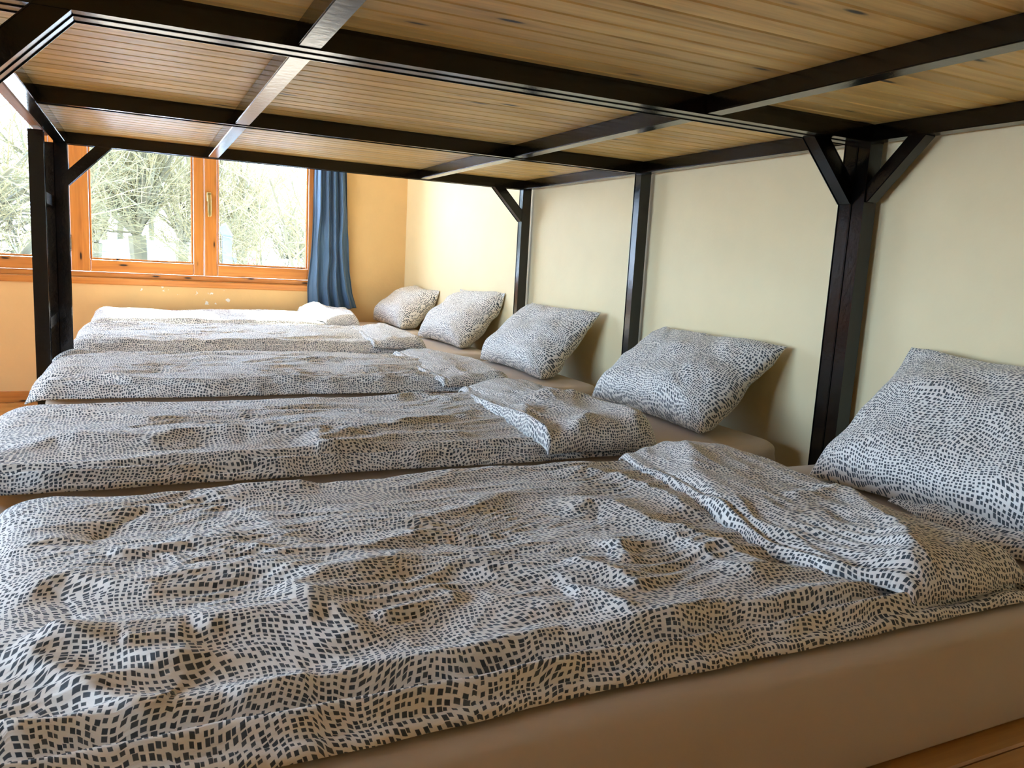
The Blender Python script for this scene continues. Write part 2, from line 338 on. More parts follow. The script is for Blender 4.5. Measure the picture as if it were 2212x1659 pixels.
def make_window(name, X0, X1, glass_l, glass_r, mull, handle_x, hinge_x):
    """two-sash wooden window. glass_* = (x0,x1); heights shared"""
    z0, z1 = W1[2], W1[3]; yf = YW+0.012
    w = tag(empty(name, ((X0+X1)/2, YW+0.05, z0)), kind='structure')
    gz0, gz1 = 0.908, z1-0.14
    fr = [box('frame_rail', X0, X1, yf+0.012, yf+0.085, z0, z0+0.034, M['frame_wood_x'], w, 0.004),
          box('frame_rail', X0, X1, yf+0.012, yf+0.085, z1-0.05, z1, M['frame_wood_x'], w, 0.004),
          box('frame_stile', X0, X0+0.055, yf+0.012, yf+0.085, z0+0.034, z1-0.05, M['frame_wood_z'], w, 0.004),
          box('frame_stile', X1-0.045, X1, yf+0.012, yf+0.085, z0+0.034, z1-0.05, M['frame_wood_z'], w, 0.004)]
    for k, (g, so, si) in enumerate(((glass_l, X0+0.058, mull-0.0015), (glass_r, mull+0.0015, X1-0.048))):
        s = box('sash', so, g[0], yf, yf+0.062, z0+0.037, z1-0.053, M['frame_wood_z'], w, 0.006, 2)
        for nm, args in (('sash_stile', (g[1], si)),):
            box(nm, args[0], args[1], yf, yf+0.062, z0+0.037, z1-0.053, M['frame_wood_z'], s, 0.006, 2)
        box('sash_rail', g[0], g[1], yf+0.001, yf+0.061, z0+0.037, gz0, M['frame_wood_x'], s, 0.006, 2)
        box('sash_rail', g[0], g[1], yf+0.001, yf+0.061, gz1, z1-0.053, M['frame_wood_x'], s, 0.006, 2)
        bm = bmesh.new()
        for a in ((g[0], g[0]+.012, gz0, gz1), (g[1]-.012, g[1], gz0, gz1), (g[0]+.012, g[1]-.012, gz0, gz0+.012), (g[0]+.012, g[1]-.012, gz1-.012, gz1)):
            bevel_box(bm, a[0], a[1], yf+0.014, yf+0.03, a[2], a[3], 0.004)
        link('glazing_bead', finish(bm, 'glazing_bead'), M['frame_wood_z'], s)
        box('pane', g[0]+.002, g[1]-.002, yf+0.032, yf+0.036, gz0+.002, gz1-.002, M['glass'], s)
    # brass handle on the meeting stile
    hz = 1.03+0.27
    h = box('handle_plate', handle_x-0.014, handle_x+0.014, yf-0.008, yf-0.001, hz+0.025, hz+0.085, M['brass'], w, 0.003, 2)
    bm = bmesh.new(); bevel_box(bm, handle_x-0.009, handle_x+0.009, yf-0.03, yf-0.008, hz+0.045, hz+0.065, 0.003)
    bevel_box(bm, handle_x-0.010, handle_x+0.012, yf-0.036, yf-0.024, hz-0.075, hz+0.066, 0.004, 2)
    link('handle_lever', finish(bm, 'handle_lever', True), M['brass'], h)
    for zz in (1.005, 1.75):
        bm = bmesh.new(); bmesh.ops.create_cone(bm, segments=12, radius1=0.008, radius2=0.008, depth=0.075, cap_ends=True, matrix=Matrix.Translation((hinge_x, yf-0.004, zz)))
        bmesh.ops.create_uvsphere(bm, u_segments=10, v_segments=6, radius=0.009, matrix=Matrix.Translation((hinge_x, yf-0.004, zz+.042)))
        bmesh.ops.create_uvsphere(bm, u_segments=10, v_segments=6, radius=0.009, matrix=Matrix.Translation((hinge_x, yf-0.004, zz-.042)))
        link('hinge', finish(bm, 'hinge', True), M['steel'], w)
    box('sill', X0-0.004, X1+0.004, YW-0.022, YW+0.03, z0-0.042, z0-0.001, M['frame_wood_x'], w, 0.006, 2)
    return w
make_window('window_1', W1[0], W1[1], (-0.283, 0.325), (0.476, 1.077), 0.392, 0.424, -0.392)
make_window('window_2', W2[0], W2[1], (-1.90, -1.30), (-1.15, -0.545), -1.225, -1.19, -2.01)
# unseen left wall window, added to brighten the room with daylight
w3 = tag(empty('fill_window', (XL-0.1, 1.8, 0.65)), kind='structure')
for a in ((0.3, 3.3, 0.65, 0.71), (0.3, 3.3, 2.09, 2.15), (0.3, 0.36, 0.71, 2.09), (3.24, 3.3, 0.71, 2.09), (1.77, 1.83, 0.71, 2.09)):
    box('frame_rail', XL-0.14, XL-0.07, a[0], a[1], a[2], a[3], M['frame_wood_z'], w3, 0.004)
for a in ((0.36, 1.77), (1.83, 3.24)): box('pane', XL-0.107, XL-0.103, a[0], a[1], 0.71, 2.09, M['glass'], w3)

# ---------------------------------------------------------------- sleeping platform
plat = tag(empty('sleeping_platform', (0.7, 2.6, 0.0)), 'long low platform of orange pine planks carrying all the mattresses', 'bed platform')
pm = None
y = -0.50; i = 0
while y < 5.60:
    if pm is None:
        o = box('plank', -0.266, 1.722, 0.0012, 0.1388, 0.345, 0.372, M['plank'], plat, b=0.003); pm = o.data
    else: o = link('plank', pm, None, plat)
    o.location = (0, y, 0); o.rotation_euler = (0, 0, 0); y += 0.14; i += 1
for yy in (-0.49, 1.25, 3.0, 4.4, 5.5):
    box('bearer', -0.262, 1.715, yy, yy+0.05, 0.255, 0.344, M['plank'], plat, b=0.003)
    for xx in (-0.262, 1.655): box('leg', xx, xx+0.06, yy, yy+0.05, 0.0, 0.254, M['plank'], plat, b=0.003)
box('front_board', -0.291, -0.2675, -0.5, 1.50, 0.20, 0.372, M['plank'], plat, b=0.003)
box('front_board', -0.291, -0.2675, 1.61, 3.56, 0.20, 0.372, M['plank'], plat, b=0.003)
box('front_board', -0.291, -0.2675, 3.64, 5.64, 0.20, 0.372, M['plank'], plat, b=0.003)

# ---------------------------------------------------------------- steel bunk frames
T = 0.042; ZB = 1.395; ZT = ZB+T
Lx, C1, C2, Wx = -0.271, 0.284, 1.204, 1.747
def bunk(name, ya, ybm, yb, label, braces):
    """upper bunk: two long end beams (along x) at ya and yb, a middle beam, four cross rails along y"""
    u = tag(empty(name, ((Lx+Wx)/2, (ya+yb)/2, 0)), label, 'bunk bed', 'steel bunk frames')
    zc = ZB+T/2
    for yy in (ya+T/2, yb-T/2): bar('end_beam', (Lx-T/2, yy, zc), (Wx+T/2, yy, zc), T, M['paint'], u)
    bar('middle_beam', (Lx+T/2+.0005, ybm, zc), (Wx-T/2-.0005, ybm, zc), T, M['paint'], u)
    for xx, nm in ((Lx, 'side_rail'), (Wx, 'side_rail')):
        bar(nm, (xx, ya+T+.0005, zc), (xx, yb-T-.0005, zc), T, M['paint'], u, up=(1, 0, 0))
    for xx in (C1, C2):
        bar('cross_rail', (xx, ya+T+.0005, zc), (xx, ybm-T/2-.0005, zc), T, M['paint'], u, up=(1, 0, 0))
        bar('cross_rail', (xx, ybm+T/2+.0005, zc), (xx, yb-T-.0005, zc), T, M['paint'], u, up=(1, 0, 0))
    for xx in (Lx, Wx):
        for yy in (ya+T/2, yb-T/2): bar('post', (xx, yy, 0.0), (xx, yy, ZB-.0005), T, M['paint'], u)
    for (p, q, up) in braces: 
        p = Vector(p); q = Vector(q); d = (q-p).normalized()
        bar('brace', p-d*0.012, q+d*0.012, 0.038, M['paint'], u, up=up)
    # boards
    bw = 0.0571; n = int((yb-ya-0.004)/bw); y = ya+0.002; bmsh = None
    for k in range(n+1):
        w = min(bw, yb-0.002-y)
        if w < 0.02: break
        if bmsh is None or w < bw-1e-4:
            bm = bmesh.new(); x0, x1 = Lx-T/2+0.004, Wx+T/2-0.004; z0 = ZT+.0006; h = 0.020; c = 0.0032; g_ = 0.0013
            prof = [(g_, z0+c), (g_+c, z0), (w-g_-c, z0), (w-g_, z0+c), (w-g_, z0+0.0095), (w+0.004, z0+0.0095), (w+0.004, z0+0.0125), (w-g_, z0+0.0125), (w-g_, z0+h), (g_, z0+h), (g_, z0+0.0135), (0.0060, z0+0.0135), (0.0060, z0+0.0085), (g_, z0+0.0085)]
            a = [bm.verts.new((x0, p[0], p[1])) for p in prof]; b_ = [bm.verts.new((x1, p[0], p[1])) for p in prof]
            m_ = len(prof)
            for j in range(m_): bm.faces.new((a[j], a[(j+1) % m_], b_[(j+1) % m_], b_[j]))
            bm.faces.new(a[::-1]); bm.faces.new(b_)
            me = finish(bm, 'board')
            o = link('board', me, M['pine'], u)
            if bmsh is None: bmsh = me
        else: o = link('board', bmsh, None, u)
        o.location = (0, y, 0); y += bw
    return u
Y1, Y2, Y3 = 1.557, 2.58, 3.622
s = 0.155
def br(xp, yb_, dx=0, dy=0):
    """brace from post axis (xp,yb_) up to the beam above; runs dx or dy"""
    return ((xp+dx*s, yb_+dy*s, ZB+0.004), (xp+(dx*T/2), yb_+dy*T/2, ZB-s+0.0+T/2), (0, 1, 0) if dx else (1, 0, 0))
ya0 = Y1-2.07
bunk('bunk_bed', ya0, (ya0+Y1)/2, Y1, 'near upper steel bunk overhead, its pine boards closest to the viewer', [br(Lx, Y1-T/2, dx=1), br(Wx, Y1-T/2, dy=-1)])
bunk('bunk_bed', Y1+.001, Y2, Y3, 'farther upper steel bunk standing between the near bunk and the window side', [br(Wx, Y3-T/2, dx=-1), br(Lx, Y3-T/2, dx=1), br(Lx, Y1+T/2, dx=1), br(Wx, Y1+T/2, dx=-1)])
fu = bpy.data.objects['bunk_bed.001']
bar('post', (Wx, Y2, 0.0), (Wx, Y2, ZB-.0005), T, M['paint'], fu)
for (a, b) in ((Y1+.06, Y3-.17),):
    pass
box('guard_board', Lx-T/2-0.040, Lx-T/2-0.006, Y1+0.1, 3.46, ZB+0.006, ZB+0.15, M['guard'], fu, 0.004)
# ladder against the outer side of the farther bunk
lad = tag(empty('ladder', (-0.315, 3.4, 0)), 'narrow black steel ladder standing left against the farther bunk post', 'ladder')
lx = -0.3145
for yy in (3.221, 3.601): bar('rail', (lx, yy, 0.0), (lx, yy, 1.39), T, M['paint'], lad)
for zz in (0.27, 0.72, 1.17): bar('rung', (lx, 3.243, zz), (lx, 3.579, zz), 0.036, M['paint'], lad, up=(0, 0, 1))

# ---------------------------------------------------------------- mattresses
MT, MB = 0.555, 0.374
XF, XH = -0.266, 1.70
def mattress(y0, y1, seed, label, bow=0.0):
    nz = make_noise(seed)
    # closed shell: loop round the rounded rectangle, profile from bottom to top centre
    r = 0.09; npc = 10; pts = []
    cx0, cx1, cy0, cy1 = XF+r, XH-r, y0+r, y1-r
    for (cx, cy, a0) in ((cx1, cy0, -90), (cx1, cy1, 0), (cx0, cy1, 90), (cx0, cy0, 180)):
        for k in range(npc+1):
            a = math.radians(a0+90*k/npc); pts.append((cx+r*math.cos(a), cy+r*math.sin(a), math.cos(a), math.sin(a)))
    # subdivide straight runs
    full = []
    for i in range(len(pts)):
        p = pts[i]; q = pts[(i+1) % len(pts)]; full.append(p)
        L = math.hypot(q[0]-p[0], q[1]-p[1]); n = int(L/0.03)
        for k in range(1, n): 
            t = k/n; full.append((p[0]+(q[0]-p[0])*t, p[1]+(q[1]-p[1])*t, p[2]+(q[2]-p[2])*t, p[3]+(q[3]-p[3])*t))
    A = np.array(full); A = np.vstack([A, A[:1]])
    e = 0.032; prof = []
    H = MT-MB
    for k in range(7): a = math.pi/2*k/6; prof.append((-e*0.5*(1-math.sin(a)), e*0.5*(1-math.cos(a))))       # bottom edge
    for t in (0.3, 0.45, 0.6, 0.7): prof.append((0.006*math.sin(math.pi*t), H*t))
    for k in range(8): a = math.pi/2*k/7; prof.append((-e*(1-math.cos(a)), H-e*(1-math.sin(a))))
    prof += [(-0.06, H+0.002)]
    P = np.zeros((len(A), len(prof)+3, 3)); UV = np.zeros((len(A), len(prof)+3, 2)); K = len(prof)
    s_ = np.concatenate([[0], np.cumsum(np.hypot(np.diff(A[:, 0]), np.diff(A[:, 1])))])
    for j, (o, z) in enumerate(prof):
        w = nz(A[:, 0]*2.2+z*3, A[:, 1]*2.2+z*9)*0.007*(1 if 0.02 < z < H-0.01 else 0.2) + nz(s_*1.3, np.full(len(A), z*22))*0.005*(1 if 0.015 < z < H-0.02 else 0.1)
        w[-1] = w[0]
        P[:, j, 0] = A[:, 0]+A[:, 2]*(o+w); P[:, j, 1] = A[:, 1]+A[:, 3]*(o+w); P[:, j, 2] = MB+z
        UV[:, j, 0] = s_; UV[:, j, 1] = z-o
    for q_, t_ in enumerate((0.35, 0.7, 1.0)):
        P[:, K+q_, 0] = P[:, K-1, 0]*(1-t_)+np.clip(A[:, 0], XF+.4, XH-.4)*t_; P[:, K+q_, 1] = P[:, K-1, 1]*(1-t_)+(y0+y1)/2*t_
        P[:, K+q_, 2] = MT+0.002+0.001*q_; UV[:, K+q_] = UV[:, K-1]
    me = grid_mesh('mattress', P, UV)
    bm = bmesh.new(); bm.from_mesh(me); bmesh.ops.remove_doubles(bm, verts=bm.verts, dist=1e-5)
    bot = [e_ for e_ in bm.edges if e_.is_boundary]
    if bot: bmesh.ops.contextual_create(bm, geom=bot)
    bmesh.ops.recalc_face_normals(bm, faces=bm.faces); bm.to_mesh(me); bm.free()
    for p in me.polygons: p.use_smooth = True
    o = link('mattress', me, M['sheet'])
    return tag(o, label, 'mattress', 'mattresses in beige fitted sheets')
BEDS = [(0.655, 1.475), (1.655, 2.475), (2.655, 3.475), (3.72, 4.54), (4.74, 5.56)]
names = ['nearest mattress in a beige sheet, its long side facing the viewer', 'second mattress from the front, beige sheet showing beside the steel posts',
         'middle mattress of the five, its beige sheet under the third pillow', 'fourth mattress from the front, just beyond the bunk frame end', 'farthest mattress, beige sheet, lying along the wall under the window']
for k, ((a, b), nm) in enumerate(zip(BEDS, names)): mattress(a, b, 20+k, nm)

# ---------------------------------------------------------------- duvets
CREASES = {}
CREASES = {
 'd5': [
   (0.01, 0.05, 0.02, [(-0.112, 0.718), (-0.081, 0.712), (-0.05, 0.713), (-0.013, 0.709), (0.027, 0.719), (0.055, 0.727), (0.083, 0.728), (0.133, 0.726), (0.167, 0.73), (0.188, 0.738), (0.232, 0.733), (0.31, 0.729), (0.451, 0.765), (0.5, 0.748), (0.573, 0.741), (0.613, 0.746), (0.671, 0.76), (0.741, 0.757), (0.839, 0.739), (0.917, 0.718), (0.966, 0.705)]) ,
   (0.016, 0.02, 0.012, [(0.044, 0.708), (0.08, 0.695), (0.118, 0.698), (0.168, 0.695), (0.219, 0.688), (0.295, 0.69), (0.465, 0.689), (0.511, 0.661)]) ,
   (0.014, 0.025, 0.012, [(0.508, 0.749), (0.568, 0.711), (0.648, 0.69), (0.716, 0.69), (0.789, 0.69), (0.896, 0.68), (1.01, 0.67), (1.134, 0.659)]) ,
   (0.016, 0.035, 0.018, [(-0.135, 0.884), (-0.104, 0.86), (-0.074, 0.824), (-0.045, 0.785), (-0.017, 0.748), (0.001, 0.723), (0.027, 0.721)]) ,
   (0.016, 0.035, 0.016, [(-0.109, 0.924), (-0.069, 0.885), (-0.028, 0.847), (0.011, 0.822), (0.061, 0.807)]) ,
   (0.02, 0.05, 0.028, [(-0.147, 0.979), (-0.127, 1.018), (-0.113, 1.051), (-0.085, 1.059), (-0.03, 1.024), (0.008, 1.012), (0.04, 1.022), (0.078, 1.031), (0.131, 1.029), (0.204, 0.976), (0.246, 0.978), (0.312, 1.003), (0.35, 0.979)]) ,
   (-0.008, 0.012, 0.02, [(-0.095, 1.211), (-0.07, 1.24), (-0.035, 1.288), (0.019, 1.359)]) ,
   (0.007, 0.03, 0.01, [(-0.176, 1.194), (-0.141, 1.208), (-0.116, 1.218), (-0.063, 1.211)]) ,
   (0.008, 0.03, 0.012, [(-0.047, 1.123), (0.004, 1.131), (0.045, 1.135), (0.074, 1.161)]) ,
   (0.01, 0.03, 0.014, [(0.005, 1.147), (0.059, 1.147), (0.114, 1.126), (0.165, 1.073), (0.221, 1.064), (0.282, 1.062), (0.335, 1.082), (0.392, 1.103), (0.457, 1.115)]) ,
   (0.013, 0.03, 0.012, [(0.044, 0.861), (0.078, 0.875), (0.122, 0.866), (0.192, 0.856)]) ,
   (0.014, 0.03, 0.04, [(0.149, 0.966), (0.179, 0.917), (0.198, 0.874), (0.212, 0.835), (0.224, 0.789)]) ,
   (0.01, 0.03, 0.03, [(0.09, 1.352), (0.142, 1.4), (0.197, 1.412), (0.292, 1.416)]) ,
   (0.008, 0.02, 0.01, [(-0.028, 0.861), (0.012, 0.862), (0.044, 0.861)]) ,
   (0.012, 0.02, 0.015, [(-0.118, 0.76), (-0.103, 0.741), (-0.088, 0.716)]) ,
   (0.012, 0.03, 0.014, [(0.234, 0.828), (0.28, 0.853), (0.329, 0.874), (0.372, 0.887)]) ,
   (0.01, 0.02, 0.014, [(0.073, 0.723), (0.094, 0.735), (0.115, 0.74), (0.156, 0.74)]) ,
   (0.014, 0.04, 0.02, [(0.759, 1.327), (0.827, 1.359), (0.863, 1.317), (0.884, 1.249), (0.888, 1.161), (0.871, 1.088), (0.909, 1.029)]) ,
   (0.017, 0.035, 0.03, [(0.643, 1.116), (0.723, 1.166), (0.755, 1.145), (0.763, 1.037), (0.788, 0.956), (0.805, 0.894), (0.813, 0.838), (0.846, 0.786)]) ,
   (0.013, 0.02, 0.02, [(0.492, 0.841), (0.512, 0.841), (0.527, 0.823), (0.539, 0.785), (0.539, 0.748)]) ,
   (0.012, 0.02, 0.02, [(0.623, 0.958), (0.655, 0.967), (0.632, 0.903), (0.606, 0.919)]) ,
   (0.01, 0.03, 0.02, [(0.745, 0.999), (0.758, 0.917), (0.765, 0.828), (0.804, 0.784)]) ,
   (0.012, 0.03, 0.02, [(0.542, 0.931), (0.577, 0.872), (0.598, 0.799)]) ,
 ],
 'f5': [
   (0.02, 0.03, 0.045, [(1.157, 1.452), (1.074, 1.329), (1.003, 1.223), (0.967, 1.126), (0.88, 0.95)]) ,
   (0.022, 0.04, 0.02, [(1.225, 1.044), (1.172, 0.963), (1.119, 0.882), (1.073, 0.81), (1.035, 0.765), (0.961, 0.672)]) ,
   (0.009, 0.02, 0.012, [(0.977, 1.088), (0.928, 0.967), (0.934, 0.9), (0.919, 0.818), (0.915, 0.719)]) ,
   (0.012, 0.02, 0.02, [(1.047, 1.023), (1.104, 1.007), (1.155, 1.02), (1.221, 1.045)]) ,
   (0.012, 0.03, 0.02, [(1.12, 0.817), (1.049, 0.761), (1.026, 0.715), (0.994, 0.677)]) ,
   (0.012, 0.03, 0.02, [(1.167, 0.743), (1.103, 0.726), (0.975, 0.683)]) ,
   (0.007, 0.02, 0.012, [(0.912, 1.299), (0.899, 1.193), (0.88, 1.101)]) ,
 ],
 'd4': [
   (0.02, 0.06, 0.03, [(-0.254, 1.773), (-0.214, 1.793), (-0.165, 1.842), (-0.081, 1.824), (0.015, 1.804), (0.095, 1.854), (0.155, 1.86), (0.263, 1.839), (0.374, 1.817), (0.357, 1.739), (0.45, 1.809), (0.536, 1.85), (0.58, 1.882)]) ,
   (0.016, 0.03, 0.02, [(0.327, 1.661), (0.407, 1.706), (0.544, 1.762), (0.665, 1.755), (0.775, 1.752)]) ,
   (0.014, 0.02, 0.014, [(0.539, 1.829), (0.645, 1.891), (0.756, 1.937), (0.839, 1.901)]) ,
   (0.01, 0.03, 0.015, [(-0.282, 2.188), (-0.182, 2.13), (-0.091, 2.095), (0.018, 2.016), (0.113, 2.05)]) ,
   (0.01, 0.03, 0.02, [(0.674, 2.228), (0.756, 2.305), (0.815, 2.238), (0.862, 2.146)]) ,
   (0.014, 0.02, 0.02, [(0.565, 1.648), (0.627, 1.65), (0.691, 1.604), (0.789, 1.631), (0.886, 1.644)]) ,
 ],
 'f4': [
   (0.03, 0.05, 0.05, [(0.997, 1.992), (1.072, 2.009), (1.19, 1.965), (1.194, 1.834), (1.162, 1.677), (1.087, 1.494)]) ,
   (0.025, 0.03, 0.05, [(0.997, 1.992), (0.923, 1.829), (0.884, 1.665), (0.897, 1.586), (0.958, 1.612), (1.092, 1.755)]) ,
   (0.012, 0.02, 0.02, [(0.933, 2.257), (0.92, 2.031), (0.9, 1.819), (0.879, 1.68), (0.861, 1.558)]) ,
 ],
 'd3': [
   (0.018, 0.05, 0.03, [(-0.251, 2.712), (-0.188, 2.775), (-0.093, 2.734), (0.025, 2.591), (0.212, 2.541), (0.411, 2.521), (0.666, 2.462)]) ,
   (0.01, 0.03, 0.02, [(0.492, 3.024), (0.637, 3.118), (0.771, 3.115)]) ,
 ],
 'd2': [
   (0.014, 0.05, 0.03, [(-0.236, 3.532), (-0.15, 3.594), (0.036, 3.544), (0.303, 3.618), (0.535, 3.765), (0.729, 3.574)]) ,
 ],
}

def creases(X, Y, items):
    H = np.zeros_like(X)
    for amp, wf, wn, pts in items:
        best = np.full(X.shape, 1e9); val = np.zeros_like(X)
        pts = np.array(pts); L = np.hypot(*(pts[1:]-pts[:-1]).T); S = np.concatenate([[0], np.cumsum(L)]); tot = S[-1]
        if pts[-1, 0] < pts[0, 0]: flip = -1
        else: flip = 1
        for i in range(len(L)):
            p, q = pts[i], pts[i+1]
            if L[i] < 1e-6: continue
            t = ((X-p[0])*(q[0]-p[0])+(Y-p[1])*(q[1]-p[1]))/L[i]**2; tc_ = np.clip(t, 0, 1)
            dx = X-(p[0]+(q[0]-p[0])*tc_); dy = Y-(p[1]+(q[1]-p[1])*tc_); d = np.hypot(dx, dy)
            side = np.sign(((q[0]-p[0])*(Y-p[1])-(q[1]-p[1])*(X-p[0]))*flip)
            w = np.where(side > 0, wf, wn); e = 0.25*w
            prof = np.exp(-(np.sqrt(d*d+e*e)-e)/w)
            u = (S[i]+tc_*L[i])/tot; taper = np.clip(np.minimum(u, 1-u)/0.15, 0.12, 1)
            v = amp*prof*taper
            m = d < best; best = np.where(m, d, best); val = np.where(m, v, val)
        H += val
    return H
def edge(d, r):
    t = np.clip(d/r, 0, 1); return np.sqrt(np.clip(1-(1-t)**2, 0, 1))
def wrinkles(X, Y, seed, a1=.012, a2=.007, a3=.0022, along='x'):
    n1, n2, n3, nw = make_noise(seed), make_noise(seed+1), make_noise(seed+2), make_noise(seed+3)
    if along == 'y': X, Y = Y, X
    wx = X+0.07*nw(X*3, Y*3); wy = Y+0.05*nw(X*3.5+9, Y*3.5+4)
    def rid(v): return 1-2*np.sqrt(v*v+0.0009)
    h = a1*n1(wx*2.6, wy*6.0)
    h += a2*rid(n2(wx*2.4, wy*10))*np.clip(0.7+0.9*n3(X*2.3, Y*3.1+5), 0, 1.5)
    h += a2*0.62*rid(n2(wx*4.2+wy*3+7, wy*18))*np.clip(0.55+1.2*n1(X*3+3, Y*4), 0, 1.4)
    h += a3*rid(n3(wx*9, wy*34))*np.clip(0.6+1.4*n1(X*3+11, Y*5), 0, 1.5)
    h += a3*0.5*rid(n3(wx*22+5, wy*60))*np.clip(0.4+1.4*n2(X*3+1, Y*5), 0, 1.5)
    return h
def uv_from(P):
    """arc-length UV in metres measured along both grid directions"""
    du = np.linalg.norm(np.diff(P, axis=0), axis=2); dv = np.linalg.norm(np.diff(P, axis=1), axis=2)
    U = np.zeros(P.shape[:2]); V = np.zeros(P.shape[:2])
    U[1:] = np.cumsum(du.mean(1))[:, None]; V[:, 1:] = np.cumsum(dv, axis=1)
    mid = V[:, V.shape[1]//2:V.shape[1]//2+1]
    V = V-mid
    return np.stack([U, V], -1)
def duvet(x0, x1, yn, yf, loft, seed, res, items, label, wr=1.0, foot_drop=0.03):
    nz = make_noise(seed+50)
    ni = int((x1-x0)/res); nj = int((yf-yn)/res)
    u = np.linspace(0, 1, ni); v = np.linspace(0, 1, nj)
    # denser samples near borders
    u = u+0.0*u; Uu, Vv = np.meshgrid(u, v, indexing='ij')
    X = x0+(x1-x0)*Uu; 
    near = yn+0.010*nz(X*3.1, X*0+1)+0.004*nz(X*11, X*0+5); far = yf+0.016*nz(X*2.3, X*0+9)
    Y = near+(far-near)*Vv
    X = X+0.014*nz(Y*3.0+2, Y*0+3)*np.clip(1-Uu*4, 0, 1)
    dn = (Vv)*(far-near); df = (1-Vv)*(far-near); dl = Uu*(x1-x0); dr = (1-Uu)*(x1-x0)
    xo = X*0
    s1 = dn-0.017-0.007*nz(X*3.0, xo+3)-0.004*nz(X*10, xo+6); s2 = dn-0.052-0.018*nz(X*2.2, xo+13)-0.006*nz(X*7, xo+16)
    lay1 = 0.5+0.5*np.tanh(s1/0.0035); lay2 = 0.5+0.5*np.tanh(s2/0.009)
    body = edge(df, 0.05)*edge(dl, 0.10)*edge(dr, 0.05)
    H = loft+wrinkles(X, Y, seed, .010*wr, .0058*wr, .0036*wr)+creases(X, Y, items)*1.05
    # long rolls beside the near hem
    low_ = (0.013+0.003*nz(X*7, Y*9)+0.003*nz(X*21, Y*8))*edge(dn, 0.010)
    mid_ = np.maximum(0.027+0.006*nz(X*5, Y*14+3)+0.010*np.exp(-((s1-0.009)/0.008)**2)-0.007*np.exp(-((s2+0.012)/0.009)**2), low_+0.004)
    H = H*(0.70+0.30*np.clip(dn/0.22, 0, 1))
    H = np.maximum(H+0.006*np.exp(-((s2-0.016)/0.014)**2), 0.016)
    H = low_+(mid_-low_)*lay1+np.maximum(H-mid_, 0)*lay2-0.003*np.exp(-((s1+0.003)/0.003)**2)*(dn > 0.008)
    H = np.maximum(H, 0.004*edge(dn, 0.01))
    ZZ = MT+0.008+body*H
    # hang slightly past the foot of the mattress
    k = np.clip((XF+0.02-X)/0.10, 0, 1); ZZ = ZZ-foot_drop*k*k
    lean_ = np.clip(dn/0.08, 0, 1)*np.clip(df/0.1, 0, 1)
    Y = Y-0.45*(ZZ-MT-loft-0.01)*lean_
    P = np.stack([X, Y, ZZ], -1)
    me = grid_mesh('duvet', P, uv_from(P))
    o = link('duvet', me, M['print'])
    md = o.modifiers.new('thickness', 'SOLIDIFY'); md.thickness = 0.004; md.offset = -1
    return tag(o, label, 'duvet', 'printed duvets laid flat on the mattresses')
def flap(par, hem, head, yn, yf, base, thick, seed, res, items, wr=1.0, peak=None):
    """folded-back top of a duvet. hem, head: lists of (y, x) giving the two long edges"""
    nz = make_noise(seed+70)
    hem = np.array(hem); head = np.array(head)
    nj = int((yf-yn)/res); ni = int(0.38/res)
    v = np.linspace(0, 1, nj); Yl = yn+(yf-yn)*v
    xh = np.interp(Yl, hem[:, 0], hem[:, 1])+0.006*nz(Yl*12, Yl*0)+0.012*nz(Yl*4, Yl*0+4); xe = np.interp(Yl, head[:, 0], head[:, 1])+0.012*nz(Yl*4, Yl*0+7)
    u = np.linspace(0, 1, ni)
    u = 0.5-0.5*np.cos(np.pi*u); u = 0.5*u+0.5*np.linspace(0, 1, ni)
    Uu, Vv = np.meshgrid(u, v, indexing='ij')
    X = xh+(xe-xh)*Uu; Y = yn+(yf-yn)*Vv+0.012*nz(X*6, X*0+2)*(1-2*Vv)
    dh = Uu*(xe-xh); de = (1-Uu)*(xe-xh); dn = Vv*(yf-yn); df = (1-Vv)*(yf-yn)
    lower = np.where(Uu < 0.5, base*edge(dh+0.02, 0.03), base*edge(de, 0.04))
    H = thick*(0.30+0.70*np.clip(dh/0.10, 0, 1))+wrinkles(X, Y, seed, .010*wr, .0065*wr, .0028*wr, 'y')*(0.35+0.65*np.clip(dh/0.06, 0, 1))+creases(X, Y, items)
    # hem seam: a thin raised piping just inside the hem
    H = H+0.003*np.exp(-((dh-0.012)/0.005)**2)-0.004*np.exp(-((dh-0.024)/0.006)**2)
    if peak: H = H+peak[2]*np.exp(-(((X-peak[0])/0.09)**2+((Y-peak[1])/0.07)**2))
    H = np.maximum(H, 0.012)
    body = edge(dh, 0.010)*edge(de, 0.05)*edge(dn, 0.055)*edge(df, 0.05)
    side = edge(dn, 0.05)*edge(df, 0.05)
    ZZ = MT+0.010+lower*(0.55+0.45*side)+body*H
    ZZ = np.where(Uu > 0.5, MT+0.010+(base*(0.55+0.45*side)+H*edge(dn, 0.055)*edge(df, 0.05))*edge(de, 0.05), ZZ)
    P = np.stack([X, Y, ZZ], -1)
    me = grid_mesh('turned_down_flap', P, uv_from(P))
    o = link('turned_down_flap', me, M['print'], par)
    md = o.modifiers.new('thickness', 'SOLIDIFY'); md.thickness = 0.004; md.offset = -1
    return o
d5 = duvet(-0.215, 1.24, 0.676, 1.47, 0.040, 101, 0.0033, CREASES['d5'], 'nearest duvet, grey specked print, rumpled across the front of the photo')
flap(d5, [(0.66, 1.02), (0.70, 0.97), (0.78, 0.90), (0.88, 0.875), (1.1, 0.92), (1.3, 0.96), (1.47, 1.0)], [(0.66, 1.25), (0.8, 1.255), (1.05, 1.265), (1.3, 1.275), (1.47, 1.19)], 0.690, 1.49, 0.040, 0.026, 201, 0.0045, CREASES['f5'])
d4 = duvet(-0.36, 1.23, 1.625, 2.33, 0.042, 111, 0.0055, CREASES['d4'], 'second duvet from the front, grey specked print, lying between two gaps')
